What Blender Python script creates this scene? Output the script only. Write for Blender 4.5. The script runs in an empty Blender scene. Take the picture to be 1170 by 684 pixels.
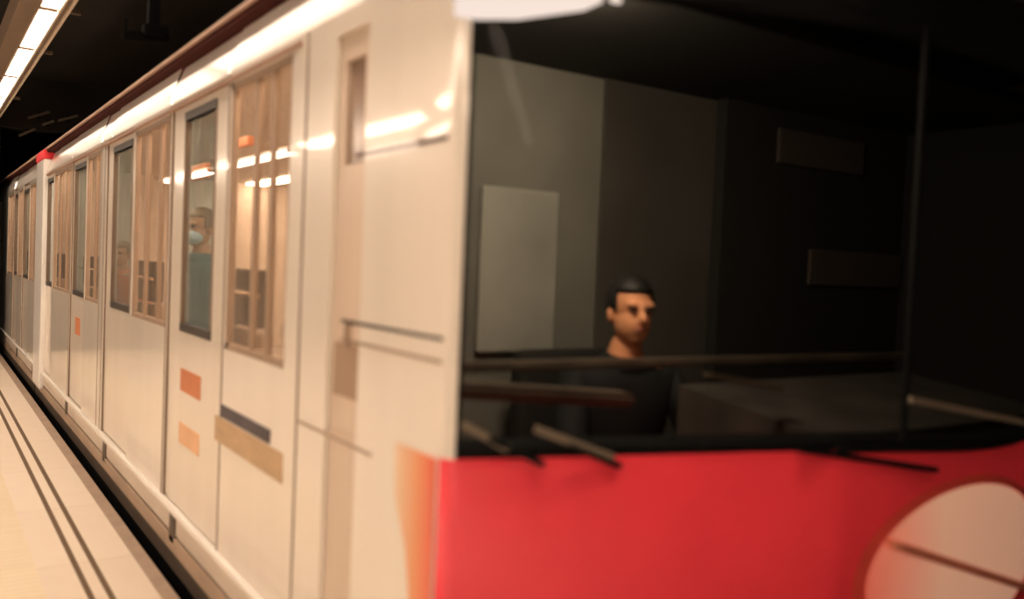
import bpy, bmesh, math, random
from mathutils import Vector, Matrix
random.seed(4)
C = bpy.context.scene.collection
sc = bpy.context.scene
PI = math.pi

# ------------------------------------------------------------------ materials
def nt(name):
    m = bpy.data.materials.new(name); m.use_nodes = True
    n = m.node_tree; n.nodes.clear()
    out = n.nodes.new('ShaderNodeOutputMaterial')
    return m, n, out

def mat(name, col, rough=0.5, metal=0.0, coat=0.0, noise=0.06, scale=(6, 6, 6), bump=0.0, spec=0.5, coat_rough=0.06):
    """principled surface with a procedural colour variation in object space"""
    m, n, out = nt(name)
    p = n.nodes.new('ShaderNodeBsdfPrincipled')
    tc = n.nodes.new('ShaderNodeTexCoord'); mp = n.nodes.new('ShaderNodeMapping')
    mp.inputs['Scale'].default_value = scale
    nz = n.nodes.new('ShaderNodeTexNoise'); nz.inputs['Scale'].default_value = 1.0; nz.inputs['Detail'].default_value = 4
    rp = n.nodes.new('ShaderNodeValToRGB')
    a = [max(0, c * (1 - noise)) for c in col]; b = [min(1, c * (1 + noise)) for c in col]
    rp.color_ramp.elements[0].position = 0.3; rp.color_ramp.elements[1].position = 0.7
    rp.color_ramp.elements[0].color = (*a, 1); rp.color_ramp.elements[1].color = (*b, 1)
    L = n.links.new
    L(tc.outputs['Object'], mp.inputs['Vector']); L(mp.outputs['Vector'], nz.inputs['Vector'])
    L(nz.outputs['Fac'], rp.inputs['Fac']); L(rp.outputs['Color'], p.inputs['Base Color'])
    p.inputs['Roughness'].default_value = rough; p.inputs['Metallic'].default_value = metal
    p.inputs['Specular IOR Level'].default_value = spec
    p.inputs['Coat Weight'].default_value = coat; p.inputs['Coat Roughness'].default_value = coat_rough
    if bump:
        bp = n.nodes.new('ShaderNodeBump'); bp.inputs['Strength'].default_value = bump; bp.inputs['Distance'].default_value = 0.01
        L(nz.outputs['Fac'], bp.inputs['Height']); L(bp.outputs['Normal'], p.inputs['Normal'])
    L(p.outputs['BSDF'], out.inputs['Surface'])
    return m

def emit(name, col, s):
    m, n, out = nt(name)
    e = n.nodes.new('ShaderNodeEmission'); e.inputs['Color'].default_value = (*col, 1); e.inputs['Strength'].default_value = s
    n.links.new(e.outputs['Emission'], out.inputs['Surface'])
    return m

def glass(name, tint, refl=1.0, rough=0.02, haze=0.0, hazecol=(.5, .4, .3)):
    """thin pane: tinted see-through, Fresnel mirror, a haze colour that lifts its brightness"""
    m, n, out = nt(name)
    t = n.nodes.new('ShaderNodeBsdfTransparent'); t.inputs['Color'].default_value = (*tint, 1)
    g = n.nodes.new('ShaderNodeBsdfGlossy'); g.inputs['Roughness'].default_value = rough
    g.inputs['Color'].default_value = (refl, refl, refl, 1)
    d = n.nodes.new('ShaderNodeBsdfDiffuse'); d.inputs['Color'].default_value = (*hazecol, 1)
    f = n.nodes.new('ShaderNodeFresnel'); f.inputs['IOR'].default_value = 1.5
    nz = n.nodes.new('ShaderNodeTexNoise'); nz.inputs['Scale'].default_value = 3.0
    ma = n.nodes.new('ShaderNodeMath'); ma.operation = 'MULTIPLY'; ma.inputs[1].default_value = haze * 2
    m1 = n.nodes.new('ShaderNodeMixShader'); m2 = n.nodes.new('ShaderNodeMixShader')
    L = n.links.new
    L(nz.outputs['Fac'], ma.inputs[0]); L(ma.outputs[0], m1.inputs['Fac'])
    L(t.outputs[0], m1.inputs[1]); L(d.outputs[0], m1.inputs[2])
    L(f.outputs[0], m2.inputs['Fac']); L(m1.outputs[0], m2.inputs[1]); L(g.outputs[0], m2.inputs[2])
    L(m2.outputs[0], out.inputs['Surface'])
    return m

def slab_mat(name, a, b, joint, period, jw=0.004, axis=1, rough=0.45, off=0.0):
    """paving: slabs across one axis with fine joints and mottled stone"""
    m, n, out = nt(name)
    p = n.nodes.new('ShaderNodeBsdfPrincipled'); p.inputs['Roughness'].default_value = rough
    tc = n.nodes.new('ShaderNodeTexCoord'); sx = n.nodes.new('ShaderNodeSeparateXYZ')
    nz = n.nodes.new('ShaderNodeTexNoise'); nz.inputs['Scale'].default_value = 9; nz.inputs['Detail'].default_value = 6
    n2 = n.nodes.new('ShaderNodeTexNoise'); n2.inputs['Scale'].default_value = 120
    wn = n.nodes.new('ShaderNodeTexWhiteNoise'); wn.noise_dimensions = '1D'
    mth = lambda op, v=None: (lambda q: (setattr(q, 'operation', op), (q.inputs[1].__setattr__('default_value', v) if v is not None else None), q)[2])(n.nodes.new('ShaderNodeMath'))
    ad = mth('ADD', off); dv = mth('DIVIDE', period); fr = mth('FRACT'); fl = mth('FLOOR'); lt = mth('LESS_THAN', jw / period)
    L = n.links.new
    L(tc.outputs['Object'], sx.inputs[0]); L(sx.outputs[axis], ad.inputs[0]); L(ad.outputs[0], dv.inputs[0])
    L(dv.outputs[0], fr.inputs[0]); L(dv.outputs[0], fl.inputs[0]); L(fl.outputs[0], wn.inputs['W'])
    L(fr.outputs[0], lt.inputs[0]); L(tc.outputs['Object'], nz.inputs['Vector']); L(tc.outputs['Object'], n2.inputs['Vector'])
    s1 = mth('MULTIPLY', 0.45); s2 = mth('MULTIPLY', 0.35); s3 = mth('MULTIPLY', 0.25); a1 = mth('ADD'); a2 = mth('ADD')
    L(nz.outputs['Fac'], s1.inputs[0]); L(wn.outputs['Value'], s2.inputs[0]); L(n2.outputs['Fac'], s3.inputs[0])
    L(s1.outputs[0], a1.inputs[0]); L(s2.outputs[0], a1.inputs[1]); L(a1.outputs[0], a2.inputs[0]); L(s3.outputs[0], a2.inputs[1])
    mx = n.nodes.new('ShaderNodeMix'); mx.data_type = 'RGBA'; mx.inputs['A'].default_value = (*a, 1); mx.inputs['B'].default_value = (*b, 1)
    my = n.nodes.new('ShaderNodeMix'); my.data_type = 'RGBA'; my.inputs['B'].default_value = (*joint, 1)
    L(a2.outputs[0], mx.inputs['Factor']); L(lt.outputs[0], my.inputs['Factor']); L(mx.outputs['Result'], my.inputs['A'])
    L(my.outputs['Result'], p.inputs['Base Color']); L(p.outputs[0], out.inputs['Surface'])
    return m

M = {}
M['cream'] = mat('cream_paint', (.86, .79, .70), .28, coat=.75, noise=.05, scale=(.5, 3.5, .4), coat_rough=.07)
M['cream_top'] = mat('cream_shoulder_paint', (.90, .84, .77), .35, coat=1.0, noise=.03, scale=(.5, 3, .4), coat_rough=.25)
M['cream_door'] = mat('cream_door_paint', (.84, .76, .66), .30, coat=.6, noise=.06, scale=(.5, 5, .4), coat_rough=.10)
M['white'] = mat('white_paint', (.95, .93, .90), .3, coat=.5, noise=.02)
M['seam'] = mat('brown_seam', (.20, .13, .085), .6)
M['frame'] = mat('brown_window_rubber', (.36, .255, .18), .5)
M['dark'] = mat('dark_frame', (.05, .04, .033), .5)
M['red'] = mat('red_paint', (.93, .046, .066), .42, coat=.10, noise=.04, coat_rough=.25)
M['deepred'] = mat('dark_red_stripe', (.055, .010, .007), .8, spec=.1)
M['orange'] = mat('orange_paint', (.86, .33, .13), .4, noise=.12, scale=(2, 6, 1.2))
M['pink'] = mat('pale_roof_edge', (.40, .25, .18), .6)
M['roof'] = mat('dark_roof', (.02, .018, .016), .9, spec=.1)
M['black'] = mat('black_mask', (.006, .006, .006), .6, spec=.15)
def blend_mat():
    m, n, out = nt('red_cream_blend')
    p = n.nodes.new('ShaderNodeBsdfPrincipled'); p.inputs['Roughness'].default_value = .4; p.inputs['Coat Weight'].default_value = .4
    tc = n.nodes.new('ShaderNodeTexCoord'); sx = n.nodes.new('ShaderNodeSeparateXYZ'); mr = n.nodes.new('ShaderNodeMapRange'); r = n.nodes.new('ShaderNodeValToRGB')
    mr.inputs['From Min'].default_value = 1.87; mr.inputs['From Max'].default_value = 2.13
    e = r.color_ramp.elements
    e[0].position = 0; e[0].color = (.85, .10, .06, 1); e[1].position = 1; e[1].color = (.86, .78, .70, 1)
    q = e.new(.35); q.color = (.86, .32, .14, 1); q = e.new(.75); q.color = (.86, .58, .38, 1)
    L = n.links.new
    L(tc.outputs['Object'], sx.inputs[0]); L(sx.outputs[1], mr.inputs['Value']); L(mr.outputs[0], r.inputs['Fac']); L(r.outputs['Color'], p.inputs['Base Color']); L(p.outputs[0], out.inputs['Surface'])
    return m
M['orange'] = blend_mat()
M['sticker_o'] = mat('orange_sticker', (.62, .21, .09), .5)
M['sticker_p'] = mat('pale_orange_sticker', (.85, .50, .28), .5)
M['plate_navy'] = mat('navy_plate', (.075, .06, .075), .5, noise=.3, scale=(1, 6, 3))
M['plate_tan'] = mat('tan_plate', (.56, .38, .22), .5, noise=.15, scale=(1, 5, 14))
M['skirt'] = mat('cream_skirt', (.66, .56, .47), .35, noise=.15, scale=(1, 1.5, 4))
M['steel'] = mat('pale_steel_strip', (.96, .91, .85), .25, noise=.06, scale=(1, 2, 1))
M['tan'] = mat('tan_step', (.44, .32, .23), .5, noise=.2, scale=(1, 2, 10))
M['under'] = mat('brown_underframe', (.10, .075, .055), .6, noise=.2, scale=(1, 2, 10))
M['pane'] = glass('side_glass', (.82, .72, .62), 1.0, haze=.30, hazecol=(.70, .56, .44))  # haze colour puts a beige brightness into the glass
M['teal_pane'] = glass('teal_door_glass', (.50, .58, .56), .9, haze=.38, hazecol=(.46, .50, .46))
M['windscreen'] = glass('dark_windscreen_glass', (.44, .43, .40), .05, rough=.05, haze=.004, hazecol=(.2, .17, .13))
M['lining'] = mat('beige_lining', (.70, .60, .50), .6)
M['lining_floor'] = mat('interior_floor_vinyl', (.25, .19, .15), .7)
M['seat_dark'] = mat('dark_seat', (.055, .04, .03), .6, noise=.3)
M['seat_beige'] = mat('beige_seat', (.55, .42, .32), .6)
M['rail'] = mat('polished_rail', (.8, .62, .45), .25, metal=.8)
M['cab_grey'] = mat('cab_grey_wall', (.21, .20, .17), .8, noise=.25, scale=(1.5, 1, 1.2))
M['cab_dark'] = mat('cab_dark_wall', (.02, .018, .015), .8)
M['cab_mid'] = mat('cab_dimmed_grey_wall', (.095, .085, .070), .85, noise=.3, scale=(1, 1, 1))  # same grey wall, its dimmer light put into the colour
M['cab_panel'] = mat('cab_pale_panel', (.38, .365, .32), .7, noise=.2, scale=(2, 1, 2))
M['cab_rect'] = mat('cab_brown_panel', (.085, .065, .05), .8)
M['desk'] = mat('cab_desk', (.06, .05, .042), .6, noise=.3)
M['desk_edge'] = mat('cab_desk_edge', (.15, .115, .085), .5, noise=.3)
M['wiper'] = mat('brown_wiper', (.20, .155, .11), .45)  # brown sheen put into the colour
M['lens'] = mat('pale_lens', (.80, .52, .36), .45, noise=.16, scale=(1.2, 1, 3), coat=.3)
def lens_mat():  # faint emission added to raise the oval's brightness
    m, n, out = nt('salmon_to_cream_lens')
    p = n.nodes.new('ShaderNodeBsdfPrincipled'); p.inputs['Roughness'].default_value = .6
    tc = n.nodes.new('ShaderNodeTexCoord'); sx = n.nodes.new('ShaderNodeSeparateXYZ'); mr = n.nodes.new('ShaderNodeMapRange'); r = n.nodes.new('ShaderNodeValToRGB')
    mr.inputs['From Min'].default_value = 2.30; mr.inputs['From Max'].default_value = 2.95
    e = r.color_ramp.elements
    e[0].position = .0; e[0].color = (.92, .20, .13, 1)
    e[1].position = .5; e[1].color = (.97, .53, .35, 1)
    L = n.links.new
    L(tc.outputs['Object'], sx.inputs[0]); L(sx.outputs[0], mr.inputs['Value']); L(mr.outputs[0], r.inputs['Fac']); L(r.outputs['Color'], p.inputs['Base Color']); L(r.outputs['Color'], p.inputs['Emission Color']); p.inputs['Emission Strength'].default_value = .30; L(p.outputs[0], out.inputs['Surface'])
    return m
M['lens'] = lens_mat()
M['lens_rim'] = mat('lens_rim', (.75, .07, .05), .5, noise=.1)
M['lens_bar'] = mat('lens_bar', (.75, .22, .13), .6)
M['glow_plate'] = emit('glow_plate_emission', (1.0, .82, .72), .95)
M['lamp'] = emit('lamp_diffuser', (1.0, .78, .595), 21.0)
M['lamp_in'] = emit('interior_lamp_diffuser', (1.0, .78, .60), 22.0)
M['trough'] = mat('brown_trough', (.22, .15, .10), .6)
M['trough_pale'] = mat('pale_trough_edge', (.85, .72, .58), .4)
M['endcap'] = mat('lamp_end_cap', (.62, .45, .33), .5)
M['ceil'] = mat('dark_ceiling', (.030, .025, .019), .9, noise=.3, scale=(.6, .6, .6))
M['tunnel'] = mat('tunnel_concrete', (.025, .021, .017), .9, noise=.3, scale=(1, 1, 1))
M['bracket'] = mat('black_iron', (.003, .003, .003), .9, spec=.02)
M['tray'] = mat('dull_brown_metal', (.20, .15, .10), .6)
M['wall'] = slab_mat('tiled_wall', (.50, .41, .33), (.60, .50, .40), (.3, .24, .18), .6, .006)
M['floor'] = slab_mat('platform_slabs', (.72, .60, .485), (.86, .76, .64), (.62, .49, .37), 1.05, .006, rough=.5, off=.55)
M['tactile'] = slab_mat('tactile_paving', (.75, .63, .45), (.85, .74, .56), (.68, .54, .38), .06, .006, rough=.6)
M['nosing'] = mat('tan_nosing', (.40, .29, .215), .7, noise=.10, scale=(8, 8, 8), bump=.1)
M['groove'] = mat('brown_groove', (.14, .085, .045), .8)
M['ballast'] = mat('track_bed', (.012, .010, .008), .95, noise=.4, scale=(20, 20, 20), bump=.4)
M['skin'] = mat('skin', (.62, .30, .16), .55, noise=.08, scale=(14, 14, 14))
M['skin_lit'] = mat('driver_skin_brightened', (.92, .40, .20), .55, noise=.08, scale=(14, 14, 14))  # skin brightened in the colour to lift the driver's face
M['hair'] = mat('dark_hair', (.010, .008, .007), .6, noise=.4, scale=(60, 60, 20))
M['hair_tan'] = mat('fair_brown_hair', (.30, .18, .10), .6, noise=.3, scale=(60, 60, 20))
M['eye'] = mat('eye', (.03, .02, .015), .25)
M['lip'] = mat('lip', (.42, .15, .11), .5)
M['jacket'] = mat('dark_jacket', (.010, .010, .011), .85, noise=.3)
M['teal_coat'] = mat('dark_teal_coat', (.06, .115, .12), .85, noise=.15)
M['orange_top'] = mat('orange_top', (.62, .20, .08), .85, noise=.12)
M['trouser'] = mat('dark_trousers', (.03, .03, .035), .85)
M['shoe'] = mat('black_shoe', (.012, .011, .010), .5)
M['mask'] = mat('pale_blue_mask', (.60, .74, .80), .8, noise=.05)
M['sign_orange'] = mat('orange_sign', (.80, .22, .06), .5, noise=.1)

# ------------------------------------------------------------------ mesh helpers
class MB:
    def __init__(s): s.bm = bmesh.new()
    def quad(s, *pts):
        try: return s.bm.faces.new([s.bm.verts.new(p) for p in pts])
        except ValueError: return None
    def box(s, x0, x1, y0, y1, z0, z1, bevel=0.0):
        b = bmesh.new()
        bmesh.ops.create_cube(b, size=1.0)
        for v in b.verts:
            v.co = Vector(((x0 + x1) / 2 + v.co.x * (x1 - x0), (y0 + y1) / 2 + v.co.y * (y1 - y0), (z0 + z1) / 2 + v.co.z * (z1 - z0)))
        if bevel: bmesh.ops.bevel(b, geom=list(b.edges), offset=bevel, segments=2, affect='EDGES', profile=.6)
        s.merge(b); return s
    def merge(s, b, mtx=None):
        mp = {}
        for v in b.verts: mp[v] = s.bm.verts.new(mtx @ v.co if mtx else v.co)
        for f in b.faces:
            try: nf = s.bm.faces.new([mp[v] for v in f.verts]); nf.smooth = f.smooth
            except ValueError: pass
        b.free()
    def bar(s, a, b, w, h, up=(0, 0, 1), bevel=0.0):
        a, b = Vector(a), Vector(b); d = b - a; L = d.length; d.normalize()
        sd = d.cross(Vector(up))
        if sd.length < 1e-5: sd = d.cross(Vector((1, 0, 0)))
        sd.normalize(); u = sd.cross(d)
        t = bmesh.new(); bmesh.ops.create_cube(t, size=1.0)
        for v in t.verts: v.co = Vector((v.co.x * w, v.co.y * L, v.co.z * h))
        if bevel: bmesh.ops.bevel(t, geom=list(t.edges), offset=bevel, segments=2, affect='EDGES')
        R = Matrix((sd, d, u)).transposed().to_4x4(); R.translation = (a + b) / 2
        s.merge(t, R); return s
    def tube(s, pts, r, n=10):
        pts = [Vector(p) for p in pts]; rings = []
        for i, p in enumerate(pts):
            d = (pts[min(i + 1, len(pts) - 1)] - pts[max(i - 1, 0)]).normalized()
            q = d.to_track_quat('Z', 'Y')
            rr = r[i] if isinstance(r, (list, tuple)) else r
            rings.append([s.bm.verts.new(p + q @ Vector((rr * math.cos(2 * PI * k / n), rr * math.sin(2 * PI * k / n), 0))) for k in range(n)])
        for a, b in zip(rings, rings[1:]):
            for k in range(n):
                f = s.bm.faces.new((a[k], a[(k + 1) % n], b[(k + 1) % n], b[k])); f.smooth = True
        s.bm.faces.new(rings[0][::-1]); s.bm.faces.new(rings[-1]); return s
    def strip(s, prof, z0, z1, smooth=True, thick=0.0):
        """vertical wall over a plan curve; thick adds a back face"""
        n = [None] * len(prof)
        for i in range(len(prof)):
            a = Vector(prof[max(i - 1, 0)]); b = Vector(prof[min(i + 1, len(prof) - 1)]); d = (b - a).normalized()
            n[i] = Vector((-d.y, d.x))          # points inward (to +y for a left-to-right front)
        zf = lambda z, p: z(p) if callable(z) else z
        zs = [z0, z1]
        f0 = [[s.bm.verts.new((p[0], p[1], zf(z, p))) for z in zs] for p in prof]
        def face(vs):
            f = s.bm.faces.new(vs); f.smooth = smooth
        for a, b in zip(f0, f0[1:]): face((a[0], b[0], b[1], a[1]))
        if thick:
            f1 = [[s.bm.verts.new((p[0] + n[i].x * thick, p[1] + n[i].y * thick, zf(z, p))) for z in zs] for i, p in enumerate(prof)]
            for a, b in zip(f1, f1[1:]): face((a[1], b[1], b[0], a[0]))
            for i in range(len(prof) - 1):
                for k in (0, 1):
                    f = s.bm.faces.new([(f0[i][k]), f1[i][k], f1[i + 1][k], f0[i + 1][k]]); f.smooth = False
            for i in (0, -1):
                f = s.bm.faces.new([f0[i][0], f0[i][1], f1[i][1], f1[i][0]]); f.smooth = False
        return s
    def build(s, name, m, parent=None, recalc=True, auto=None, **props):
        if recalc: bmesh.ops.recalc_face_normals(s.bm, faces=s.bm.faces)
        me = bpy.data.meshes.new(name); s.bm.to_mesh(me); s.bm.free()
        o = bpy.data.objects.new(name, me); C.objects.link(o)
        if m: me.materials.append(m)
        if parent:
            o.parent = parent
            o.matrix_parent_inverse = world(parent).inverted()
        for k, v in props.items(): o[k] = v
        return o

def world(o):
    m = Matrix.LocRotScale(o.location, o.rotation_euler, o.scale)
    return (world(o.parent) @ o.matrix_parent_inverse @ m) if o.parent else m

def thing(name, label, cat, loc=(0, 0, 0), group=None):
    o = bpy.data.objects.new(name, None); C.objects.link(o); o.location = loc; o.empty_display_size = .1
    o['label'] = label; o['category'] = cat
    if group: o['group'] = group
    return o
def copy_tree(o, parent=None):
    c = o.copy(); C.objects.link(c)
    if parent:
        c.parent = parent; c.matrix_parent_inverse = o.matrix_parent_inverse.copy()
    for ch in o.children: copy_tree(ch, c)
    return c
def struct(b, name, m): return b.build(name, m, None, kind='structure')

def panel_cells(b, X, th, ys, zs, holes, sgn=1):
    """flat side panel (plane X, thickness th toward +X) over the rectangle ys x zs with rectangular holes"""
    ya = sorted(set([ys[0], ys[1]] + [h[0] for h in holes] + [h[1] for h in holes]))
    za = sorted(set([zs[0], zs[1]] + [h[2] for h in holes] + [h[3] for h in holes]))
    def solid(i, k):
        if i < 0 or k < 0 or i >= len(ya) - 1 or k >= len(za) - 1: return False
        y = (ya[i] + ya[i + 1]) / 2; z = (za[k] + za[k + 1]) / 2
        return not any(h[0] < y < h[1] and h[2] < z < h[3] for h in holes)
    X1 = X + th
    for i in range(len(ya) - 1):
        for k in range(len(za) - 1):
            if not solid(i, k): continue
            y0, y1, z0, z1 = ya[i], ya[i + 1], za[k], za[k + 1]
            b.quad((X, y1, z0), (X, y0, z0), (X, y0, z1), (X, y1, z1)); b.quad((X1, y0, z0), (X1, y1, z0), (X1, y1, z1), (X1, y0, z1))
            if not solid(i - 1, k): b.quad((X, y0, z0), (X1, y0, z0), (X1, y0, z1), (X, y0, z1))
            if not solid(i + 1, k): b.quad((X, y1, z1), (X1, y1, z1), (X1, y1, z0), (X, y1, z0))
            if not solid(i, k - 1): b.quad((X, y0, z0), (X, y1, z0), (X1, y1, z0), (X1, y0, z0))
            if not solid(i, k + 1): b.quad((X, y1, z1), (X, y0, z1), (X1, y0, z1), (X1, y1, z1))
    return b

# ------------------------------------------------------------------ the setting
XE = .995                                   # platform edge
XS = 1.07                                   # side of the train
XC = 2.80                                   # centre line of the train
XR = 2 * XC - XS
YW = 14.6                                   # portal wall at the far end
b = MB(); b.box(-5.5, .925, -14, YW, -.25, 0); struct(b, 'floor', M['floor'])
b = MB(); b.box(.925, XE, -14, YW, -.25, -.0, .004); struct(b, 'trim_1', M['nosing'])
b = MB(); b.box(.725, .752, -14, YW, -.02, .0012); struct(b, 'trim_2', M['groove'])
b = MB(); b.box(.646, .673, -14, YW, -.02, .0012); struct(b, 'trim_3', M['groove'])
b = MB(); b.box(-.1, .493, -14, YW, -.02, .0025); struct(b, 'trim_4', M['tactile'])
b = MB(); b.box(.90, XE - .012, -14, YW, -1.15, -.25); struct(b, 'platform_face', M['tunnel'])
b = MB(); b.box(XE - .1, 5.6, -14, 40, -1.35, -1.15); struct(b, 'track_bed', M['ballast'])
b = MB(); b.box(-5.6, 5.6, -14, 40, 4.0, 4.2); struct(b, 'ceiling', M['ceil'])
b = MB(); b.box(-5.7, -5.5, -14, YW, -.25, 4.0); struct(b, 'wall_left', M['wall'])
b = MB(); b.box(5.4, 5.6, -14, 40, -1.15, 4.0); struct(b, 'wall_right', M['tunnel'])
b = MB(); b.box(-5.7, 5.6, -14.2, -14, -1.15, 4.2); struct(b, 'wall_back', M['tunnel'])
b = MB()
b.box(-5.6, .955, YW, YW + .3, -.25, 4.0)
b.box(.955, 5.4, YW, YW + .3, 3.25, 4.0)
struct(b, 'wall_far', M['tunnel'])

# ------------------------------------------------------------------ lamps over the platform
def make_lamp(x0, x1, z, y0, L):
    t = thing('strip_lamp', '', 'lamp', ((x0 + x1) / 2, y0 + L / 2, z))
    MB().box(x0 + .006, x1 - .006, y0 + .05, y0 + L - .05, z - .012, z + .02, .006).build('diffuser', M['lamp'], t)
    MB().box(x0, x1, y0 + .012, y0 + .05, z - .016, z + .03, .004).build('end_cap', M['endcap'], t)
    MB().box(x0, x1, y0 + L - .05, y0 + L - .012, z - .016, z + .03, .004).build('end_cap', M['endcap'], t)
    MB().box(x0 - .004, x0 + .006, y0 + .012, y0 + L - .012, z - .010, z + .035).build('side_rail', M['trough_pale'], t)
    return t
ZL = 3.2
tr = thing('lamp_trough', 'long brown lamp trough with pale edge rail hanging over the platform edge', 'light fitting', (.70, 4, ZL))
MB().box(.535, .655, -13.5, YW - .1, ZL - .03, ZL + .16, .008).build('housing', M['trough'], tr)
MB().box(.655, .86, -13.5, YW - .1, ZL + .045, ZL + .16).build('back_plate', M['trough'], tr)
MB().box(.785, .800, -13.5, YW - .1, ZL - .02, ZL + .045).build('edge_rail', M['trough_pale'], tr)
MB().box(.803, .828, -13.5, YW - .1, ZL - .015, ZL + .045).build('channel', M['trough'], tr)
MB().box(.832, .850, -13.5, YW - .1, ZL - .025, ZL + .045).build('edge_rail', M['trough_pale'], tr)
for y in (-3.0, .0, 3.0, 7.0, 8.6, 11.5):
    MB().box(.85, .94, y - .02, y + .02, ZL + .01, ZL + .04, .004).build('side_lug', M['tray'], tr)
for y in (-3.5, .5, 4.5, 8.5, 12.5):
    MB().bar((.66, y, ZL + .15), (.66, y, 4.0), .03, .03).build('hanger', M['bracket'], tr)
PER = 1.487
y0 = 9.86 - PER * 12
names = {0: 'strip lamp in the trough above the platform edge, outside the frame'}
k = 0
first = None
for i in range(15):
    y = y0 + PER * i
    if y + PER > YW: break
    if first is None:
        first = make_lamp(.668, .780, ZL, y, PER); t = first
    else:
        t = copy_tree(first); t.location.y = y + PER / 2
    lab = {9: 'strip lamp in the overhead trough, cut off by the top of the photo',
           10: 'strip lamp in the overhead trough, first whole lit panel from the top edge',
           11: 'strip lamp in the overhead trough, second whole lit panel from the top edge',
           12: 'strip lamp in the overhead trough, cut off by the left edge of the photo'}.get(i)
    t['label'] = lab or ('strip lamp in the overhead trough, overhead and out of frame' if i < 9 else 'strip lamp in the overhead trough, beyond the left edge of the photo')
    t['group'] = 'lit panels in the trough over the platform edge'
# second line of lamps across the platform (they show only as streaks in the train side)
tr2 = thing('lamp_trough', 'long brown lamp trough over the back of the platform', 'light fitting', (-3.5, 4, 3.17))
MB().box(-3.62, -3.38, -13.5, 13.5, 3.208, 3.3, .006).build('housing', M['trough'], tr2)
for y in (-3.5, 1.5, 6.5, 11.5): MB().bar((-3.5, y, 3.29), (-3.5, y, 4.0), .03, .03).build('hanger', M['bracket'], tr2)
first2 = None
for i in range(8):
    y = -10.5 + 3.0 * i
    if first2 is None: first2 = make_lamp(-3.60, -3.40, 3.17, y, 2.4); t = first2
    else: t = copy_tree(first2); t.location.y = y + 1.2
    t['label'] = 'strip lamp over the back of the platform, reflected as a streak in the train side'
    t['group'] = 'lamps over the back of the platform'

tr3 = thing('lamp_trough', 'added low lamp trough hanging over the middle of the platform', 'light fitting', (-.9, 2, 2.6))  # unseen lamp row added to brighten the front and streak the windows
MB().box(-1.0, -.8, -9.5, 14.3, 2.638, 2.73, .006).build('housing', M['trough'], tr3)
for y in (-8.5, -4.5, -.5, 3.5, 7.5, 11.5): MB().bar((-.9, y, 2.72), (-.9, y, 4.0), .03, .03).build('hanger', M['bracket'], tr3)
first3 = None
for i in range(8):
    y = -9.3 + 2.95 * i
    if first3 is None: first3 = make_lamp(-.985, -.815, 2.60, y, 2.6); t = first3
    else: t = copy_tree(first3); t.location.y = y + 1.3
    t['label'] = 'added unseen strip lamp over the middle of the platform, mirrored in the windows'
    t['group'] = 'added lamps over the middle of the platform'

# black bracket and far fittings under the dark ceiling
t = thing('hanging_bracket', 'black iron bracket hanging from the dark ceiling above the train roof', 'bracket', (1.0, 5, 4.0))
MB().bar((1.02, 5, 2.70), (1.02, 5, 4.0), .055, .055).build('post', M['bracket'], t)
MB().bar((.87, 5, 2.675), (1.10, 5, 2.70), .04, .035).build('arm', M['bracket'], t)
MB().box(.97, 1.09, 4.96, 5.04, 2.68, 2.75, .01).build('clamp', M['bracket'], t)
MB().bar((.885, 5, 2.68), (.885, 5, 2.76), .012, .012).build('hook', M['bracket'], t)
for (a, e), lab in (((( 1.10, 3.02), (1.29, 3.14)), 'short dull brown cable bracket high on the tunnel mouth, lowest and leftmost'),
                    (((1.37, 3.20), (1.515, 3.275)), 'short dull brown cable bracket high on the tunnel mouth, second from the lower left'),
                    (((1.56, 3.28), (1.81, 3.385)), 'long dull brown cable bracket on the tunnel mouth, nearest the train roof'),
                    (((1.20, 3.27), (1.46, 3.39)), 'faint brown cable bracket on the tunnel mouth, topmost of the group')):
    q = 14.56 / 13.5
    a = (a[0] * q, 1.55 + (a[1] - 1.55) * q); e = (e[0] * q, 1.55 + (e[1] - 1.55) * q)
    t = thing('cable_bracket', lab, 'bracket', (a[0], 14.58, a[1]), 'cable brackets at the tunnel mouth')
    MB().bar((a[0], 14.575, a[1]), (e[0], 14.575, e[1]), .05, .035, bevel=.008).build('arm', M['tray'], t)
    MB().bar(((a[0] + e[0]) / 2, 14.59, (a[1] + e[1]) / 2 - .05), ((a[0] + e[0]) / 2, 14.59, (a[1] + e[1]) / 2 + .05), .04, .02).build('fixing_plate', M['bracket'], t)

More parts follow.
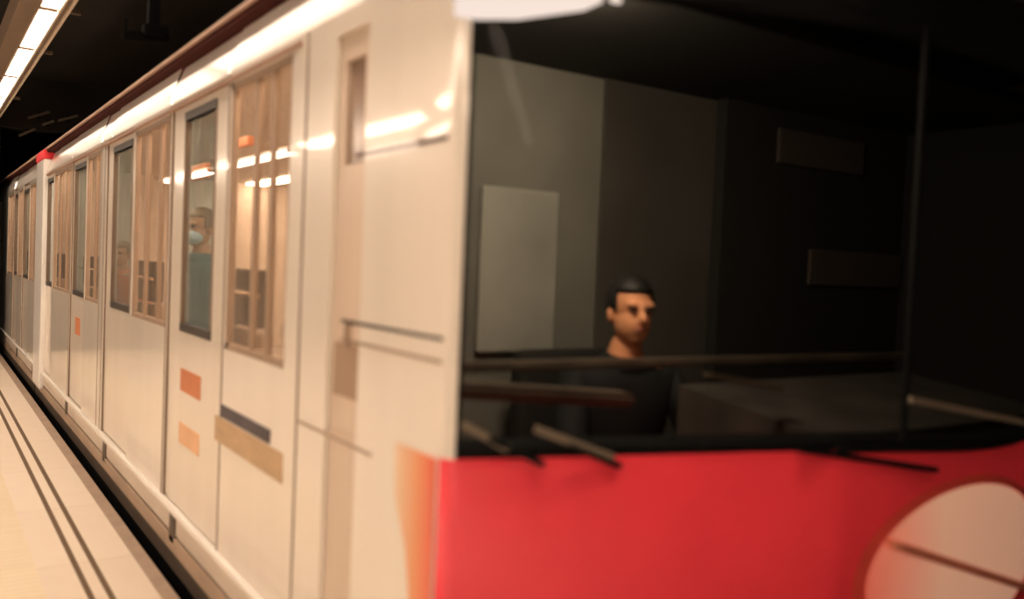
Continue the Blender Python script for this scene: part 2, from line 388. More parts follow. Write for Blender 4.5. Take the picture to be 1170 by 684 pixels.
# ------------------------------------------------------------------ the train
ZB, ZT = .27, 2.31                           # straight part of the side
SH = [(0, 2.31), (.005, 2.335), (.012, 2.365), (.021, 2.40), (.033, 2.44), (.054, 2.504)]
def roof_profile():
    pts = [(XS + dx, z) for dx, z in SH] + [(XS + .10, 2.55), (XS + .35, 2.68), (XS + .9, 2.78)]
    return pts
def car_shell(y0, y1, holes, car, nose=False):
    b = MB()
    panel_cells(b, XS, .035, (y0, y1), (ZB, ZT), holes)
    # far side, plain
    panel_cells(b, XR - .035, .035, (y0, y1), (ZB, ZT), [])
    b.build('body_side', M['cream'], car)
    # shoulder, a band along the top of the side
    for s in (0, 1):
        pts = [((XS + dx) if s == 0 else (XR - dx), z) for dx, z in SH]
        cuts = [y0] + [c for c in (3.745, 4.76, 6.42, 6.83, 8.255, 9.45, 12.4, 13.6) if y0 < c < y1] + [y1]
        if s == 1: cuts = [y0, y1]
        for q, (ya, yb) in enumerate(zip(cuts, cuts[1:])):      # fairing panels, each canted a little differently to step the highlight
            k = (1.0, 1.16, .90, 1.10, .88)[q % 5]; b = MB()
            vs = [[b.bm.verts.new(((XS if s == 0 else XR) + (x - (XS if s == 0 else XR)) * k, y, z)) for x, z in pts] for y in (ya + .002, yb - .002)]
            for i in range(len(pts) - 1):
                f = b.bm.faces.new((vs[0][i], vs[1][i], vs[1][i + 1], vs[0][i + 1])); f.smooth = True
            b.build('shoulder_panel', M['cream_top'], car)
    b = MB(); b.box(XS - .006, XS + .09, y0, y1, 2.503, 2.527); b.build('roof_stripe', M['deepred'], car)
    b = MB(); b.box(XS - .018, XS + .10, y0, y1, 2.527, 2.550, .006); b.build('gutter', M['pink'], car)
    b = MB()
    pr = [(XS + .08, 2.54), (XS + .35, 2.60), (XS + .9, 2.68)]
    pr = pr + [(2 * XC - x, z) for x, z in pr[::-1]]
    vs = [[b.bm.verts.new((x, y, z)) for x, z in pr] for y in (y0, y1)]
    for i in range(len(pr) - 1):
        f = b.bm.faces.new((vs[0][i], vs[1][i], vs[1][i + 1], vs[0][i + 1])); f.smooth = True
    for v in vs:
        b.bm.faces.new(v)
    b.build('roof', M['roof'], car)
    # mouldings under the side
    MB().box(XS - .014, XS + .03, y0, y1, .250, .285, .008).build('sill_rail', M['steel'], car)
    MB().box(XS + .004, XS + .03, y0, y1, .150, .250).build('skirt', M['skirt'], car)
    MB().box(XS + .010, XS + .03, y0, y1, .134, .152).build('groove', M['dark'], car)
    MB().box(XS - .004, XS + .05, y0, y1, .060, .138, .004).build('step_board', M['tan'], car)
    MB().box(XS + .006, XS + .06, y0, y1, -.035, .060).build('underframe', M['under'], car)
    MB().box(XS + .08, XR - .08, y0, y1, -.75, -.05).build('equipment_box', M['black'], car)

def window(car, ya, yb, z0=1.155, z1=2.262, teal=False, mull=()):
    fr = MB()
    w = .028
    for (a, e, c, d) in ((ya, ya + w, z0, z1), (yb - w, yb, z0, z1), (ya, yb, z0, z0 + w), (ya, yb, z1 - w, z1)):
        fr.box(XS + .006, XS + .030, a, e, c, d)
    for m in mull: fr.box(XS + .010, XS + .030, m - .018, m + .018, z0, z1)
    f = fr.build('window_frame', M['frame'], car)
    p = MB(); X = XS + .018
    p.quad((X, yb - w, z0 + w), (X, ya + w, z0 + w), (X, ya + w, z1 - w), (X, yb - w, z1 - w))
    p.build('pane', M['teal_pane'] if teal else M['pane'], f, recalc=False)
    return f

def door(car, ya, yb, pa, pb, stickers=()):
    d = MB(); panel_cells(d, XS + .012, .03, (ya + .012, yb - .012), (.30, 2.285), [(pa, pb, 1.17, 2.23)])
    o = d.build('door', M['cream_door'], car, label='door leaf with blue green glass')
    s = MB()
    for y in (ya, yb - .012): s.box(XS + .004, XS + .04, y, y + .012, .29, 2.29)
    s.box(XS + .004, XS + .04, ya, yb, 2.285, 2.297)
    s.build('seal', M['seam'], o)
    f = MB(); w = .02
    for (a, e, c, dd) in ((pa, pa + w, 1.17, 2.23), (pb - w, pb, 1.17, 2.23), (pa, pb, 1.17, 1.20), (pa, pb, 2.195, 2.23)):
        f.box(XS + .008, XS + .036, a, e, c, dd)
    f.build('glazing_rubber', M['seam'], o)
    for zz in ((1.165, 1.205), (2.195, 2.235)): MB().box(XS + .006, XS + .038, pa, pb, *zz).build('glazing_bead', M['dark'], o)
    p = MB(); X = XS + .026
    p.quad((X, pb - w, 1.19), (X, pa + w, 1.19), (X, pa + w, 2.21), (X, pb - w, 2.21)); p.build('pane', M['teal_pane'], o, recalc=False)
    for (sa, sb, za, zb, mm) in stickers:
        MB().box(XS + .008, XS + .013, sa, sb, za, zb, .001).build('sticker', M[mm], o)
    return o

def seat(car, ya, yb, X=1.19):
    s = MB(); s.box(X, X + .06, ya - .06, yb + .06, .45, 1.22, .02)
    o = s.build('seat', M['seat_beige'], car)
    MB().box(X + .02, X + .45, ya - .06, yb + .06, .40, .47, .02).build('cushion', M['seat_beige'], o)
    MB().box(X - .01, X + .06, ya, yb, 1.24, 1.49, .015).build('headrest', M['seat_dark'], o)
    MB().tube([(X - .03, ya - .10, 1.385), (X - .03, yb + .14, 1.385)], .008).build('grab_rail', M['rail'], o)
    return o

def interior(car, y0, y1):
    b = MB()
    b.quad((XR - .05, y0, 0), (XR - .05, y1, 0), (XR - .05, y1, 2.42), (XR - .05, y0, 2.42))
    b.quad((XS + .05, y0, 2.42), (XR - .05, y0, 2.42), (XR - .05, y1, 2.42), (XS + .05, y1, 2.42))
    b.quad((XS + .04, y0, 0), (XS + .04, y1, 0), (XS + .04, y1, 1.13), (XS + .04, y0, 1.13))
    for y in (y0, y1): b.quad((XS + .05, y, 0), (XR - .05, y, 0), (XR - .05, y, 2.42), (XS + .05, y, 2.42))
    b.build('lining', M['lining'], car)
    b = MB(); b.box(XS + .05, XR - .05, y0, y1, -.05, 0); b.build('floor_pan', M['lining_floor'], car)
    for x, wd in ((3.25, .22), (1.125, .10)):  # the narrow strip by the windows is added to light the passengers
        MB().box(x, x + wd, y0 + .1, y1 - .1, 2.39, 2.415).build('ceiling_and_fill_light', M['lamp_in'], car)

car = thing('metro_car', 'white leading metro car with red front, dark windscreen and pale oval headlight, beside platform', 'train', (XC, 6, 0))
Y1 = 10.72
YN = 2.06                                     # where the rounded nose begins
holes_w = [(2.985, 3.71), (4.775, 5.66), (6.84, 7.46), (8.27, 9.43)]
doors = [(3.75, 4.74, 3.95, 4.50), (5.70, 6.60, 5.76, 6.40), (7.49, 8.24, 7.53, 8.14), (9.46, 10.10, 9.52, 9.99)]
holes = [(a, e, 1.155, 2.262) for a, e in holes_w] + [(a, e, .29, 2.297) for a, e, _, _ in doors]
holes.append((2.36, 2.60, .42, 2.24))         # cab door
car_shell(YN, Y1, holes, car)
window(car, 2.985, 3.71, mull=(3.21, 3.40))
window(car, 4.775, 5.66, mull=(5.02, 5.36))
window(car, 6.84, 7.46, mull=(7.1,))
window(car, 8.27, 9.43, mull=(8.62, 9.05))
door(car, *doors[0], stickers=((4.10, 4.46, .875, .985, 'sticker_o'), (4.10, 4.46, .618, .718, 'sticker_p')))
door(car, *doors[1]); door(car, *doors[2], stickers=((7.72, 7.95, .85, .99, 'sticker_o'),)); door(car, *doors[3])
for a, e in ((3.66, 4.12), (5.62, 6.25), (7.68, 8.33), (9.85, 10.40)): seat(car, a, e)
interior(car, 3.0, Y1 - .05)
for y in (4.54, 6.47, 8.33):
    MB().box(XS - .004, XS + .02, y - .09, y + .02, .10, .245, .008).build('step_bracket', M['under'], car)
# moulded joints that run the whole height of the side
for y in (6.66, 6.80, 2.84, 3.73, 4.76, 8.255):
    MB().box(XS - .0015, XS + .01, y - .008, y + .008, .29, 2.30).build('panel_joint', M['seam'], car)
MB().box(XS - .010, XS + .01, 2.9, Y1, 2.268, 2.285, .003).build('drip_rail', M['pink'], car)
# cab door
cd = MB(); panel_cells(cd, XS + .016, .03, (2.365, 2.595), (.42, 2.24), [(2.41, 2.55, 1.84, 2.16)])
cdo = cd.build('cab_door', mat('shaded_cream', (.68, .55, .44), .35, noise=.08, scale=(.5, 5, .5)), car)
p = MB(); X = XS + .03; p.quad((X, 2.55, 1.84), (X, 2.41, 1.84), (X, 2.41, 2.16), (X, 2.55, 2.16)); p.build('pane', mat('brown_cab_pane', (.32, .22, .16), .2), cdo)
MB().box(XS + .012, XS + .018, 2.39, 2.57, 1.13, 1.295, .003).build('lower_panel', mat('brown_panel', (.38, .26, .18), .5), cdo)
MB().box(XS + .006, XS + .02, 2.455, 2.49, 1.285, 1.365, .006).build('handle', M['frame'], cdo)
# plate on the side
pl = MB(); panel_cells(pl, XS - .004, .006, (2.96, 3.80), (.755, .92), [(2.96, 3.80, .86, .92)]); plo = pl.build('number_plate', M['plate_tan'], car, label='tan plate with a dark navy upper band')
MB().box(XS - .005, XS + .002, 3.10, 3.72, .868, .92, .001).build('navy_band', M['plate_navy'], plo)
# ---- nose
arc = []
R = .075
facet_d = Vector((2.15 - 1.18, 1.495 - 1.80)).normalized()
# plan curve: side -> tight corner -> slanted facet -> flat middle -> mirrored
P0 = Vector((XS, YN)); K1 = Vector((XS, 1.838)); K2 = Vector((2.17, 1.495)); K3 = Vector((XC, 1.435))
def fillet(a, k, c, r, n=7):
    u = (a - k).normalized(); v = (c - k).normalized(); ang = u.angle(v); d = r / math.tan(ang / 2)
    s = k + u * d; e = k + v * d
    out = []
    for i in range(n + 1):
        t = i / n; out.append((1 - t) ** 2 * s + 2 * t * (1 - t) * k + t * t * e)
    return out
half = [P0] + fillet(P0, K1, K2, .05) + fillet(K1, K2, K3, .30, 8)
q0 = half[-1]; L_ = XC - q0.x
half += [Vector((q0.x + L_ * t, q0.y - .105 * L_ * t * (1 - t * .5))) for t in (.2, .4, .6, .8, 1.0)]
curve = half + [Vector((2 * XC - p.x, p.y)) for p in half[-2::-1]]
mask_i = 7                                   # the black mask starts just round the corner
ZR = 1.072
def zr(p, o=0.0):
    t = max(0.0, 1 - abs(p[0] - 2.95) / .85); return ZR - .042 * t * t * (3 - 2 * t) + o
def sub(i0): return curve[i0:len(curve) - i0]
# cream corner posts (both sides), full height, with the shoulder carried forward
b = MB()
hp_ = half[:mask_i + 1]
vs = [[b.bm.verts.new((p.x, p.y, z)) for z in (ZB, ZR, 2.31)] for p in hp_]
for i in range(len(hp_) - 1):
    for k in ((0, 1) if i < 2 else (1,)):
        f = b.bm.faces.new((vs[i][k], vs[i + 1][k], vs[i + 1][k + 1], vs[i][k + 1])); f.smooth = True
b.bm.verts.ensure_lookup_table()
bmesh.ops.delete(b.bm, geom=[v for v in b.bm.verts if not v.link_faces], context='VERTS')
b.build('corner_post', M['cream'], car)
MB().strip([Vector((2 * XC - p.x, p.y)) for p in half[:mask_i + 1]][::-1], ZR, 2.31, thick=.03).build('corner_post', M['cream'], car)
b = MB()
n0 = len(curve)
rows = []
for dx, z in SH + [(.12, 2.53), (.35, 2.62)]:
    row = []
    for p in curve:
        c = Vector((XC, YN + .4)); d = (c - p); q = p + d.normalized() * dx; row.append(b.bm.verts.new((q.x, q.y, z)))
    rows.append(row)
for r0, r1 in zip(rows, rows[1:]):
    for i in range(n0 - 1):
        f = b.bm.faces.new((r0[i], r0[i + 1], r1[i + 1], r1[i])); f.smooth = True; f.material_index = 1 if mask_i <= i < n0 - 1 - mask_i else 0
b.bm.faces.new(rows[-1])
fd = b.build('front_dome', M['cream'], car); fd.data.materials.append(M['black'])
MB().strip(sub(2), -.10, zr, thick=.03).build('front_panel', M['red'], car, label='red lower front panel')
# orange blend added for the smeared red and cream corner, narrowing downwards
b = MB()
top = [(2.10, 1.068), (1.86, 1.068)]
pts = [(2.10, 1.068), (2.09, .93), (2.02, .80), (1.985, .66), (1.975, .5), (1.97, .28), (1.872, .28), (1.872, 1.068)]
f = b.bm.faces.new([b.bm.verts.new((XS - .003, y, z)) for y, z in pts])
b.build('corner_blend', M['orange'], car, label='added orange blend between the red front and the cream side')
# windscreen: black border, glass
b = MB(); b.strip(sub(mask_i), zr, lambda p: zr(p, .045), thick=.03); b.strip(sub(mask_i), 2.25, 2.31, thick=.03)
b.strip(curve[mask_i:mask_i + 2], ZR, 2.31, thick=.03); b.strip(curve[len(curve) - mask_i - 2:len(curve) - mask_i], ZR, 2.31, thick=.03)
b.build('windscreen_frame', M['black'], car)
gl = MB().strip([p + Vector((0, .004)) for p in sub(mask_i)], lambda p: zr(p, .02), 2.28).build('windscreen', M['windscreen'], car, recalc=False, label='dark tinted windscreen')
MB().box(2.41, 2.43, 1.464, 1.476, 1.08, 2.30).build('windscreen_joint', M['black'], car)
def on_front(x):
    for a, e in zip(curve, curve[1:]):
        if a.x <= x <= e.x and e.x > a.x: return a.y + (e.y - a.y) * (x - a.x) / (e.x - a.x)
    return 1.47
# glowing plate added for the lamp gleam high on the glass
b = MB()
lens = [(1.035, 2.132), (1.10, 2.136), (1.20, 2.150), (1.36, 2.192), (1.40, 2.215), (1.40, 2.28), (1.035, 2.28)]
b.bm.faces.new([b.bm.verts.new((x, on_front(max(x, 1.12)) - .008, z)) for x, z in lens])
r = bmesh.ops.extrude_face_region(b.bm, geom=list(b.bm.faces))
for v in [g for g in r['geom'] if isinstance(g, bmesh.types.BMVert)]: v.co.y -= .014
b.build('windscreen_gleam', M['glow_plate'], car, label='added glowing plate for a lamp gleam at the top of the windscreen')
MB().box(1.425, 1.455, on_front(1.44) - .02, on_front(1.44) - .005, 2.222, 2.236, .003).build('gleam_dot', M['glow_plate'], car)
# wipers
def wiper(a, e, arm0, arm1):
    y = lambda x: on_front(x) - .026
    w = MB().bar((a[0], y(a[0]), a[1]), (e[0], y(e[0]), e[1]), .012, .02).build('wiper', M['wiper'], car)
    MB().bar((arm0[0], y(arm0[0]), arm0[1]), (arm1[0], y(arm1[0]), arm1[1]), .012, .016).build('wiper_arm', M['black'], w)
wiper((2.41, 1.21), (3.17, 1.085), (2.0, 1.085), (2.56, .99))
wiper((1.10, 1.163), (1.21, 1.10), (1.16, 1.13), (1.30, 1.06))
wiper((1.275, 1.150), (1.48, 1.072), (1.36, 1.11), (1.50, 1.05))
# dark lip where the mask folds over the red
b = MB(); b.strip([p + Vector((0, -.006)) for p in curve if 2.0 < p.x < 3.3], lambda p: zr(p, -.008), lambda p: zr(p, .013), thick=.004); b.build('mask_lip', M['black'], car)
# pale oval read as a headlight, faint glow added to lift it
def oval(cx, cz, a, c, y, n=48): return [(cx + a * math.cos(2 * PI * k / n), y, cz + c * math.sin(2 * PI * k / n)) for k in range(n)]
def dome(name, m, cx, cz, a, c, y, h, parent, **pr):
    b = MB(); rings = []
    for k in range(7):
        t = k / 6; s = math.cos(t * PI / 2 * .96); d = math.sin(t * PI / 2) * h
        rings.append([b.bm.verts.new((p[0], on_front(p[0]) + .004 - d, p[2])) for p in oval(cx, cz, a * s, c * s, 0)])
    for r0, r1 in zip(rings, rings[1:]):
        for k in range(48):
            f = b.bm.faces.new((r0[k], r0[(k + 1) % 48], r1[(k + 1) % 48], r1[k])); f.smooth = True
    b.bm.faces.new(rings[-1]).smooth = True
    return b.build(name, m, parent, **pr)
em = dome('headlight', M['lens'], 2.78, .665, .52, .265, 1.475, .03, car, label='pale oval headlight lens, faint glow added for brightness')
rim = MB()
o1 = oval(2.78, .665, .545, .28, 1.478); o2 = oval(2.78, .665, .50, .253, 1.462)
v1 = [rim.bm.verts.new((p[0], on_front(p[0]) - .003, p[2])) for p in o1]; v2 = [rim.bm.verts.new((p[0], on_front(p[0]) - .012, p[2])) for p in o2]
for k in range(48):
    f = rim.bm.faces.new((v1[k], v1[(k + 1) % 48], v2[(k + 1) % 48], v2[k])); f.smooth = True
rim.build('rim', M['lens_rim'], em)
bz = lambda o: (lambda p: .79 - (p[0] - 2.36) * .33 + o)
MB().strip([Vector((2.36 + .06 * i, on_front(2.36 + .06 * i) - .034)) for i in range(15)], bz(-.014), bz(.014), thick=.03).build('bar', M['lens_bar'], em, label='dark red slanting bar')
# ---- cab behind the glass
b = MB(); b.box(XS + .05, 2.40, 2.90, 2.93, 0, 2.42); b.build('cab_wall', M['cab_grey'], car)
b = MB(); b.box(2.40, XR - .05, 2.88, 2.93, 0, 2.42); b.build('cab_partition', M['cab_mid'], car)
MB().box(1.80, 2.17, 2.87, 2.90, 1.21, 1.86, .01).build('cab_wall_panel', M['cab_panel'], car)
MB().box(3.40, 4.08, 2.78, 2.80, 2.10, 2.27, .01).build('cab_cabinet', M['cab_rect'], car)
MB().box(3.68, XR - .06, 2.78, 2.80, 1.52, 1.70, .01).build('cab_cabinet', M['cab_rect'], car)
b = MB(); b.box(XS + .04, XR - .05, YN, 2.93, -.05, 0); b.build('cab_floor', M['cab_dark'], car)
b = MB(); b.box(XS + .04, XR - .05, YN - .1, 2.93, 2.36, 2.40); b.build('cab_ceiling', M['cab_dark'], car)
b = MB(); b.box(XS + .036, XS + .05, YN, 2.93, 0, 2.4); b.build('cab_side_lining', M['cab_dark'], car)
b = MB(); b.box(XR - .05, XR - .04, YN, 2.93, 0, 2.4); b.build('cab_side_lining', M['cab_dark'], car)
MB().box(3.05, XR - .05, 2.80, 2.86, 0, 2.36).build('cab_locker', M['cab_dark'], car)
# desk following the nose
b = MB()
inn = [p + Vector((0, .05)) for p in curve[9:-9]]
poly = [(p.x, p.y) for p in inn] + [(inn[-1].x, 2.12), (inn[0].x, 2.12)]
bot = [b.bm.verts.new((x, y, .75)) for x, y in poly]
topv = [b.bm.verts.new((x, y, 1.10 + (y - 1.5) * .12)) for x, y in poly]
b.bm.faces.new(bot[::-1]); b.bm.faces.new(topv)
for i in range(len(poly)): b.bm.faces.new((bot[i], bot[(i + 1) % len(poly)], topv[(i + 1) % len(poly)], topv[i]))
dk = b.build('cab_desk', M['desk'], car)
MB().bar((1.16, 2.05, 1.215), (1.85, 2.05, 1.15), .10, .045, bevel=.015).build('desk_hood', M['desk_edge'], dk)
MB().bar((1.90, 1.78, 1.26), (2.15, 1.70, 1.22), .03, .012, bevel=.004).build('desk_rail', M['wiper'], dk)
MB().bar((1.16, 2.2, 1.25), (3.6, 2.2, 1.23), .05, .03, bevel=.008).build('desk_back_edge', M['desk_edge'], dk)
# driver's seat
ds = MB().box(1.86, 2.34, 2.66, 2.74, .45, 1.24, .04).build('driver_seat', M['cab_dark'], car)
MB().box(1.86, 2.34, 2.24, 2.72, .40, .50, .03).build('cushion', M['cab_dark'], ds)
MB().box(2.05, 2.15, 2.40, 2.50, 0, .42, .01).build('pedestal', M['cab_dark'], ds)
# two fine dark mouldings round the cab corner
for z, mm in ((1.365, 'dark'), (1.308, 'frame')):
    MB().strip([p + Vector((-.003, -.002)) for p in [Vector((XS, 2.49)), Vector((XS, 2.2))] + half[:3]], z - .005, z + .005).build('side_moulding', M[mm], car)
# red-brown line high on the cab side
MB().strip([p + Vector((-.003, 0)) for p in [Vector((XS, 2.42)), Vector((XS, 2.2))] + half[:2]], 1.853, 1.864).build('side_moulding', M['deepred'], car)
MB().strip([p + Vector((-.002, 0)) for p in [Vector((XS, 2.82)), Vector((XS, 2.24))]], .995, 1.006).build('side_moulding', M['tan'], car)
# bright end post with red cap
ep = MB().box(1.035, XS + .10, 9.99, 10.62, .10, 2.44, .02).build('end_post', M['white'], car, label='bright white end post with a red cap')
MB().box(1.030, XS + .10, 9.98, 10.63, 2.44, 2.53, .01).build('cap', M['red'], ep)
# orange signs hanging inside
MB().box(1.40, 1.44, 5.35, 5.90, 2.00, 2.09, .01).build('interior_sign', M['sign_orange'], car)
MB().box(1.40, 1.44, 4.55, 4.88, 2.12, 2.17, .01).build('interior_sign', M['sign_orange'], car)

# ---- second car
car2 = thing('metro_car', 'second metro car behind the bright white end post, far end of train', 'train', (XC, 15, 0))
Z1 = 24.0
Y2 = 10.80
hw = [(10.98, 11.62), (12.42, 13.02), (13.64, 14.55), (15.6, 16.6), (18.2, 19.2)]
d2 = [(11.66, 12.38, 11.74, 12.3), (13.04, 13.60, 13.10, 13.54), (16.8, 17.6, 16.9, 17.5)]
car_shell(Y2, Z1, [(a, e, 1.155, 2.262) for a, e in hw] + [(a, e, .29, 2.297) for a, e, _, _ in d2], car2)
for a, e in hw: window(car2, a, e, mull=((a + e) / 2,))
for d in d2: door(car2, *d)
interior(car2, Y2 + .05, 15.5)
for a, e in ((12.9, 13.5), (14.6, 15.2)): seat(car2, a, e)
for y in (10.2, 12.1, 13.9): MB().box(XS - .004, XS + .02, y + .7, y + .82, .10, .245, .008).build('step_bracket', M['under'], car2)
bel = MB().box(XS + .12, XR - .12, Y1, Y2, -.05, 2.45, .02).build('gangway', M['black'], car2)

# ------------------------------------------------------------------ people
def skin_mesh(verts, edges, radii, root, sub=2):
    me = bpy.data.meshes.new('tmp'); me.from_pydata(verts, edges, [])
    o = bpy.data.objects.new('tmp', me); C.objects.link(o)
    sk = o.modifiers.new('s', 'SKIN'); sk.use_smooth_shade = True
    for i, r in enumerate(radii): me.skin_vertices[0].data[i].radius = r if isinstance(r, tuple) else (r, r)
    for i in range(len(verts)): me.skin_vertices[0].data[i].use_root = (i == root)
    ss = o.modifiers.new('u', 'SUBSURF'); ss.levels = sub; ss.render_levels = sub
    dg = bpy.context.evaluated_depsgraph_get(); ev = o.evaluated_get(dg)
    r = bpy.data.meshes.new_from_object(ev)
    bpy.data.objects.remove(o); bpy.data.meshes.remove(me)
    return r

def lump(b, c, r, rot=None, n=24):
    t = bmesh.new(); bmesh.ops.create_uvsphere(t, u_segments=n, v_segments=n // 2, radius=1)
    for v in t.verts: v.co = Vector((v.co.x * r[0], v.co.y * r[1], v.co.z * r[2]))
    mt = (rot.to_4x4() if rot else Matrix()); mt = Matrix.Translation(c) @ mt
    for f in t.faces: f.smooth = True
    b.merge(t, mt)

def graph():
    return dict(v=[], e=[], r=[])
def add(g, p, r, par=None):
    g['v'].append(tuple(p)); g['r'].append(r)
    i = len(g['v']) - 1
    if par is not None: g['e'].append((par, i))
    return i

def person(label, loc, rz, J, mats, mask=False, hair_long=False):
    """faces -y in its own frame; J: joint positions"""
    t = thing('person', label, 'person', loc)
    t.rotation_euler.z = rz
    W = Matrix.Translation(loc) @ Matrix.Rotation(rz, 4, 'Z')
    V = Vector
    g = graph()
    pel = add(g, J['pelvis'], (.125, .10)); wa = add(g, J['waist'], (.115, .09), pel); ch = add(g, J['chest'], (.14, .10), wa)
    nk = add(g, J['neck'], (.062, .062), ch); nh = add(g, J['head'] + V((0, .01, -.06)), (.055, .06), nk)
    cl = {}
    for s in (-1, 1):
        sh = V(J['shoulder']); sh.x *= s
        S = add(g, sh, .058, ch)
        el = V(J['elbow_r'] if s > 0 else J['elbow_l']); wr = V(J['wrist_r'] if s > 0 else J['wrist_l'])
        E = add(g, el, .042, S); m_ = add(g, el.lerp(wr, .35), .040, E); Wr = add(g, wr, (.026, .030), m_)
        d = (wr - el).normalized(); side = d.cross(V((0, 0, 1))) if abs(d.z) < .8 else V((0, 1, 0)).cross(d)
        side = side.normalized(); nrm = side.cross(d).normalized()
        if nrm.z > 0: nrm = -nrm
        palm = add(g, wr + d * .05, (.022, .036), Wr)
        for q, (off, ln) in enumerate(((-.030, .068), (-.010, .080), (.010, .074), (.029, .058))):
            k0 = add(g, wr + d * .085 + side * off, .0105, palm)
            k1 = add(g, wr + d * (.085 + ln * .5) + side * off * 1.15 + nrm * .012, .009, k0)
            k2 = add(g, wr + d * (.085 + ln * .85) + side * off * 1.15 + nrm * .034, .008, k1)
        k0 = add(g, wr + d * .035 - side * s * .038 + nrm * .01, .012, palm)
        k1 = add(g, wr + d * .075 - side * s * .056 + nrm * .022, .0095, k0)
        hp = V(J['hip']); hp.x *= s
        Hh = add(g, hp, .085, pel)
        kn = V(J['knee']); kn.x *= s; an = V(J['ankle']); an.x *= s
        K = add(g, kn, .058, Hh); cf = add(g, kn.lerp(an, .3), .054, K); A = add(g, an, .038, cf)
        add(g, an + V((0, -.06, -.05)), (.036, .03), A); add(g, an + V((0, -.16, -.055)), (.034, .022), len(g['v']) - 1)
        cl[s] = (sh, el, wr, hp, kn, an)
    me = skin_mesh(g['v'], g['e'], g['r'], pel)
    b = MB(); t_ = bmesh.new(); t_.from_mesh(me); b.merge(t_); bpy.data.meshes.remove(me)
    h = V(J['head'])
    lump(b, h + V((0, .012, .035)), (.076, .095, .092)); lump(b, h + V((0, -.012, -.035)), (.064, .078, .082))
    lump(b, h + V((0, -.03, -.085)), (.04, .045, .03))
    lump(b, h + V((0, -.092, -.018)), (.014, .022, .024)); lump(b, h + V((0, -.086, .012)), (.010, .012, .026))
    for s in (-1, 1):
        lump(b, h + V((s * .076, .012, -.008)), (.010, .020, .032)); lump(b, h + V((s * .030, -.076, .030)), (.026, .016, .009))
    body = b.build('body', mats['skin'], t)
    rm = body.modifiers.new('r', 'REMESH'); rm.mode = 'VOXEL'; rm.voxel_size = .0065; rm.use_smooth_shade = True
    sm = body.modifiers.new('sm', 'SMOOTH'); sm.iterations = 2; sm.factor = .4
    parts = [body]
    for s in (-1, 1):
        b = MB(); lump(b, h + V((s * .030, -.083, .012)), (.014, .010, .009), n=14); parts.append(b.build('eye', M['eye'], t))
    if mask:
        b = MB(); lump(b, h + V((0, -.040, -.052)), (.062, .070, .052)); parts.append(b.build('face_mask', M['mask'], t))
    else:
        b = MB(); lump(b, h + V((0, -.084, -.058)), (.024, .010, .006), n=14); parts.append(b.build('mouth', M['lip'], t))
    b = MB()
    tb = bmesh.new(); bmesh.ops.create_uvsphere(tb, u_segments=28, v_segments=18, radius=1)
    for v in tb.verts: v.co = V((v.co.x * .086, v.co.y * .106, v.co.z * .100)) + h + V((0, .018, .040))
    dele = [v for v in tb.verts if (v.co - h).y < -.045 and (v.co - h).z < .072 or (v.co - h).z < (-.12 if hair_long else -.045) or ((v.co - h).y < .0 and (v.co - h).z < .0)]
    bmesh.ops.delete(tb, geom=dele, context='VERTS')
    for f in tb.faces: f.smooth = True
    b.merge(tb)
    ho = b.build('hair', mats['hair'], t); so = ho.modifiers.new('t', 'SOLIDIFY'); so.thickness = .012; parts.append(ho)
    # coat
    g = graph(); pe = add(g, V(J['pelvis']) + V((0, 0, -.05)), (.165, .135)); wa = add(g, J['waist'], (.15, .118), pe); ch = add(g, V(J['chest']) + V((0, 0, .0)), (.180, .135), wa); uc = add(g, V(J['chest']).lerp(V(J['neck']), .55), (.135, .120), ch)
    add(g, V(J['neck']) + V((0, 0, .03)), (.084, .084), uc)
    for s in (-1, 1):
        sh, el, wr = cl[s][:3]
        S = add(g, sh, .076, ch); E = add(g, el, .060, S); add(g, el.lerp(wr, .93), .044, E)
    me = skin_mesh(g['v'], g['e'], g['r'], pe); b = MB(); t_ = bmesh.new(); t_.from_mesh(me); b.merge(t_); bpy.data.meshes.remove(me)
    parts.append(b.build('coat', mats['coat'], t))
    g = graph(); pe = add(g, J['pelvis'], (.145, .118))
    for s in (-1, 1):
        hp, kn, an = cl[s][3:]
        H = add(g, hp, .098, pe); K = add(g, kn, .074, H); add(g, an + (kn - an) * .06, .060, K)
    me = skin_mesh(g['v'], g['e'], g['r'], pe); b = MB(); t_ = bmesh.new(); t_.from_mesh(me); b.merge(t_); bpy.data.meshes.remove(me)
    parts.append(b.build('trousers', mats['trousers'], t))
    for s in (-1, 1):
        an = cl[s][5]
        b = MB(); lump(b, an + V((0, -.065, -.045)), (.050, .135, .042)); b.box(an.x - .046, an.x + .046, an.y - .19, an.y + .065, an.z - .082, an.z - .068, .006)
        parts.append(b.build('shoe', M['shoe'], t))
    for o in parts:                            # built about the origin: drop the parent inverse so they follow the Empty
        o.matrix_parent_inverse = Matrix()
    return t

V = Vector
stand = dict(pelvis=V((0, 0, .95)), waist=V((0, .01, 1.10)), chest=V((0, .01, 1.34)), neck=V((0, .02, 1.50)), head=V((0, -.005, 1.66)),
             shoulder=V((.185, .015, 1.41)), elbow_r=V((.25, .04, 1.12)), wrist_r=V((.25, -.06, .88)), elbow_l=V((-.25, .04, 1.12)), wrist_l=V((-.25, -.06, .88)),
             hip=V((.095, 0, .90)), knee=V((.105, -.015, .49)), ankle=V((.11, .01, .085)))
p1 = person('passenger in dark teal coat and pale face mask behind nearest blue green door glass', (1.52, 5.86, 0), math.radians(-65),
            stand, dict(skin=M['skin'], hair=M['hair_tan'], coat=M['teal_coat'], trousers=M['trouser']), mask=True)
p1.scale = (1.03, 1.03, 1.03)
p2 = person('passenger in orange top with fair brown hair, behind the second door glass', (1.52, 8.50, 0), math.radians(-40),
            stand, dict(skin=M['skin'], hair=M['hair_tan'], coat=M['orange_top'], trousers=M['trouser']), hair_long=True)
p2.scale = (.91, .91, .91)
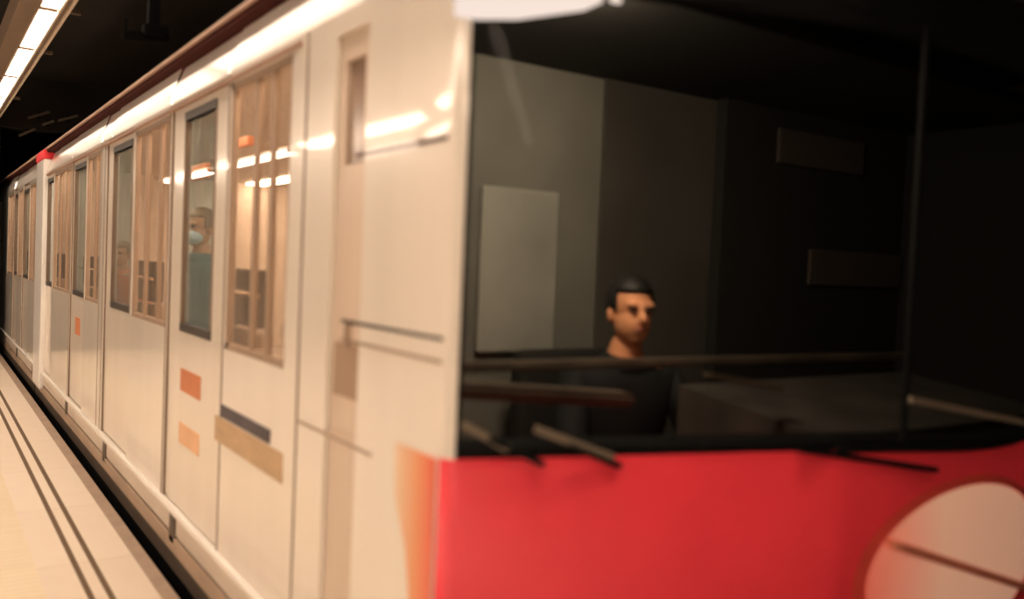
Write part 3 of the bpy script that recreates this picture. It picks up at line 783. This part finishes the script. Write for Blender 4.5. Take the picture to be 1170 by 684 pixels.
sit = dict(pelvis=V((0, .05, .60)), waist=V((0, .07, .73)), chest=V((0, .05, .965)), neck=V((0, .03, 1.13)), head=V((0, -.01, 1.285)),
           shoulder=V((.19, .04, 1.04)), elbow_r=V((.25, -.10, .82)), wrist_r=V((.20, -.25, .80)), elbow_l=V((-.25, -.10, .82)), wrist_l=V((-.20, -.25, .80)),
           hip=V((.10, 0, .57)), knee=V((.12, -.36, .57)), ankle=V((.12, -.34, .085)))
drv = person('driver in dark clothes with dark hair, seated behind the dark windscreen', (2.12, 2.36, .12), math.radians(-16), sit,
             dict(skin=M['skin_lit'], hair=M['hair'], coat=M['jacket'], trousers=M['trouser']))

# added fill light that brightens the driver and the cab walls
lt = bpy.data.lights.new('cab_fill', 'AREA'); lt.energy = 23; lt.size = .25; lt.color = (1, .82, .62)
lo = bpy.data.objects.new('cab_fill', lt); C.objects.link(lo); lo.location = (1.55, 2.0, 2.30)
lo.rotation_euler = (Vector((2.1, 2.5, 1.4)) - lo.location).to_track_quat('-Z', 'Y').to_euler()

# ------------------------------------------------------------------ world, camera
w = bpy.data.worlds.new('dark'); sc.world = w; w.use_nodes = True
w.node_tree.nodes['Background'].inputs['Color'].default_value = (.9, .7, .5, 1); w.node_tree.nodes['Background'].inputs['Strength'].default_value = .004

cam = bpy.data.cameras.new('camera'); co = bpy.data.objects.new('camera', cam); C.objects.link(co)
cam.sensor_width = 36; cam.sensor_fit = 'HORIZONTAL'; cam.lens = 36 * 1000 / 1170
Rv = Vector((.82693467, -.56073874, .04184621)); Uv = Vector((-.0135484, .05452889, .99842027)); Fv = Vector((.56213476, .82619529, -.03749472))
mw = Matrix((Rv, Uv, -Fv)).transposed().to_4x4(); mw.translation = (0, 0, 1.55); co.matrix_world = mw
cam.clip_start = .05; cam.clip_end = 200
cam.dof.use_dof = True; cam.dof.focus_distance = 9.0; cam.dof.aperture_fstop = 1.0
sc.camera = co
sc.view_settings.view_transform = 'Standard'; sc.view_settings.look = 'None'
sc.view_settings.exposure = 0; sc.view_settings.gamma = 1
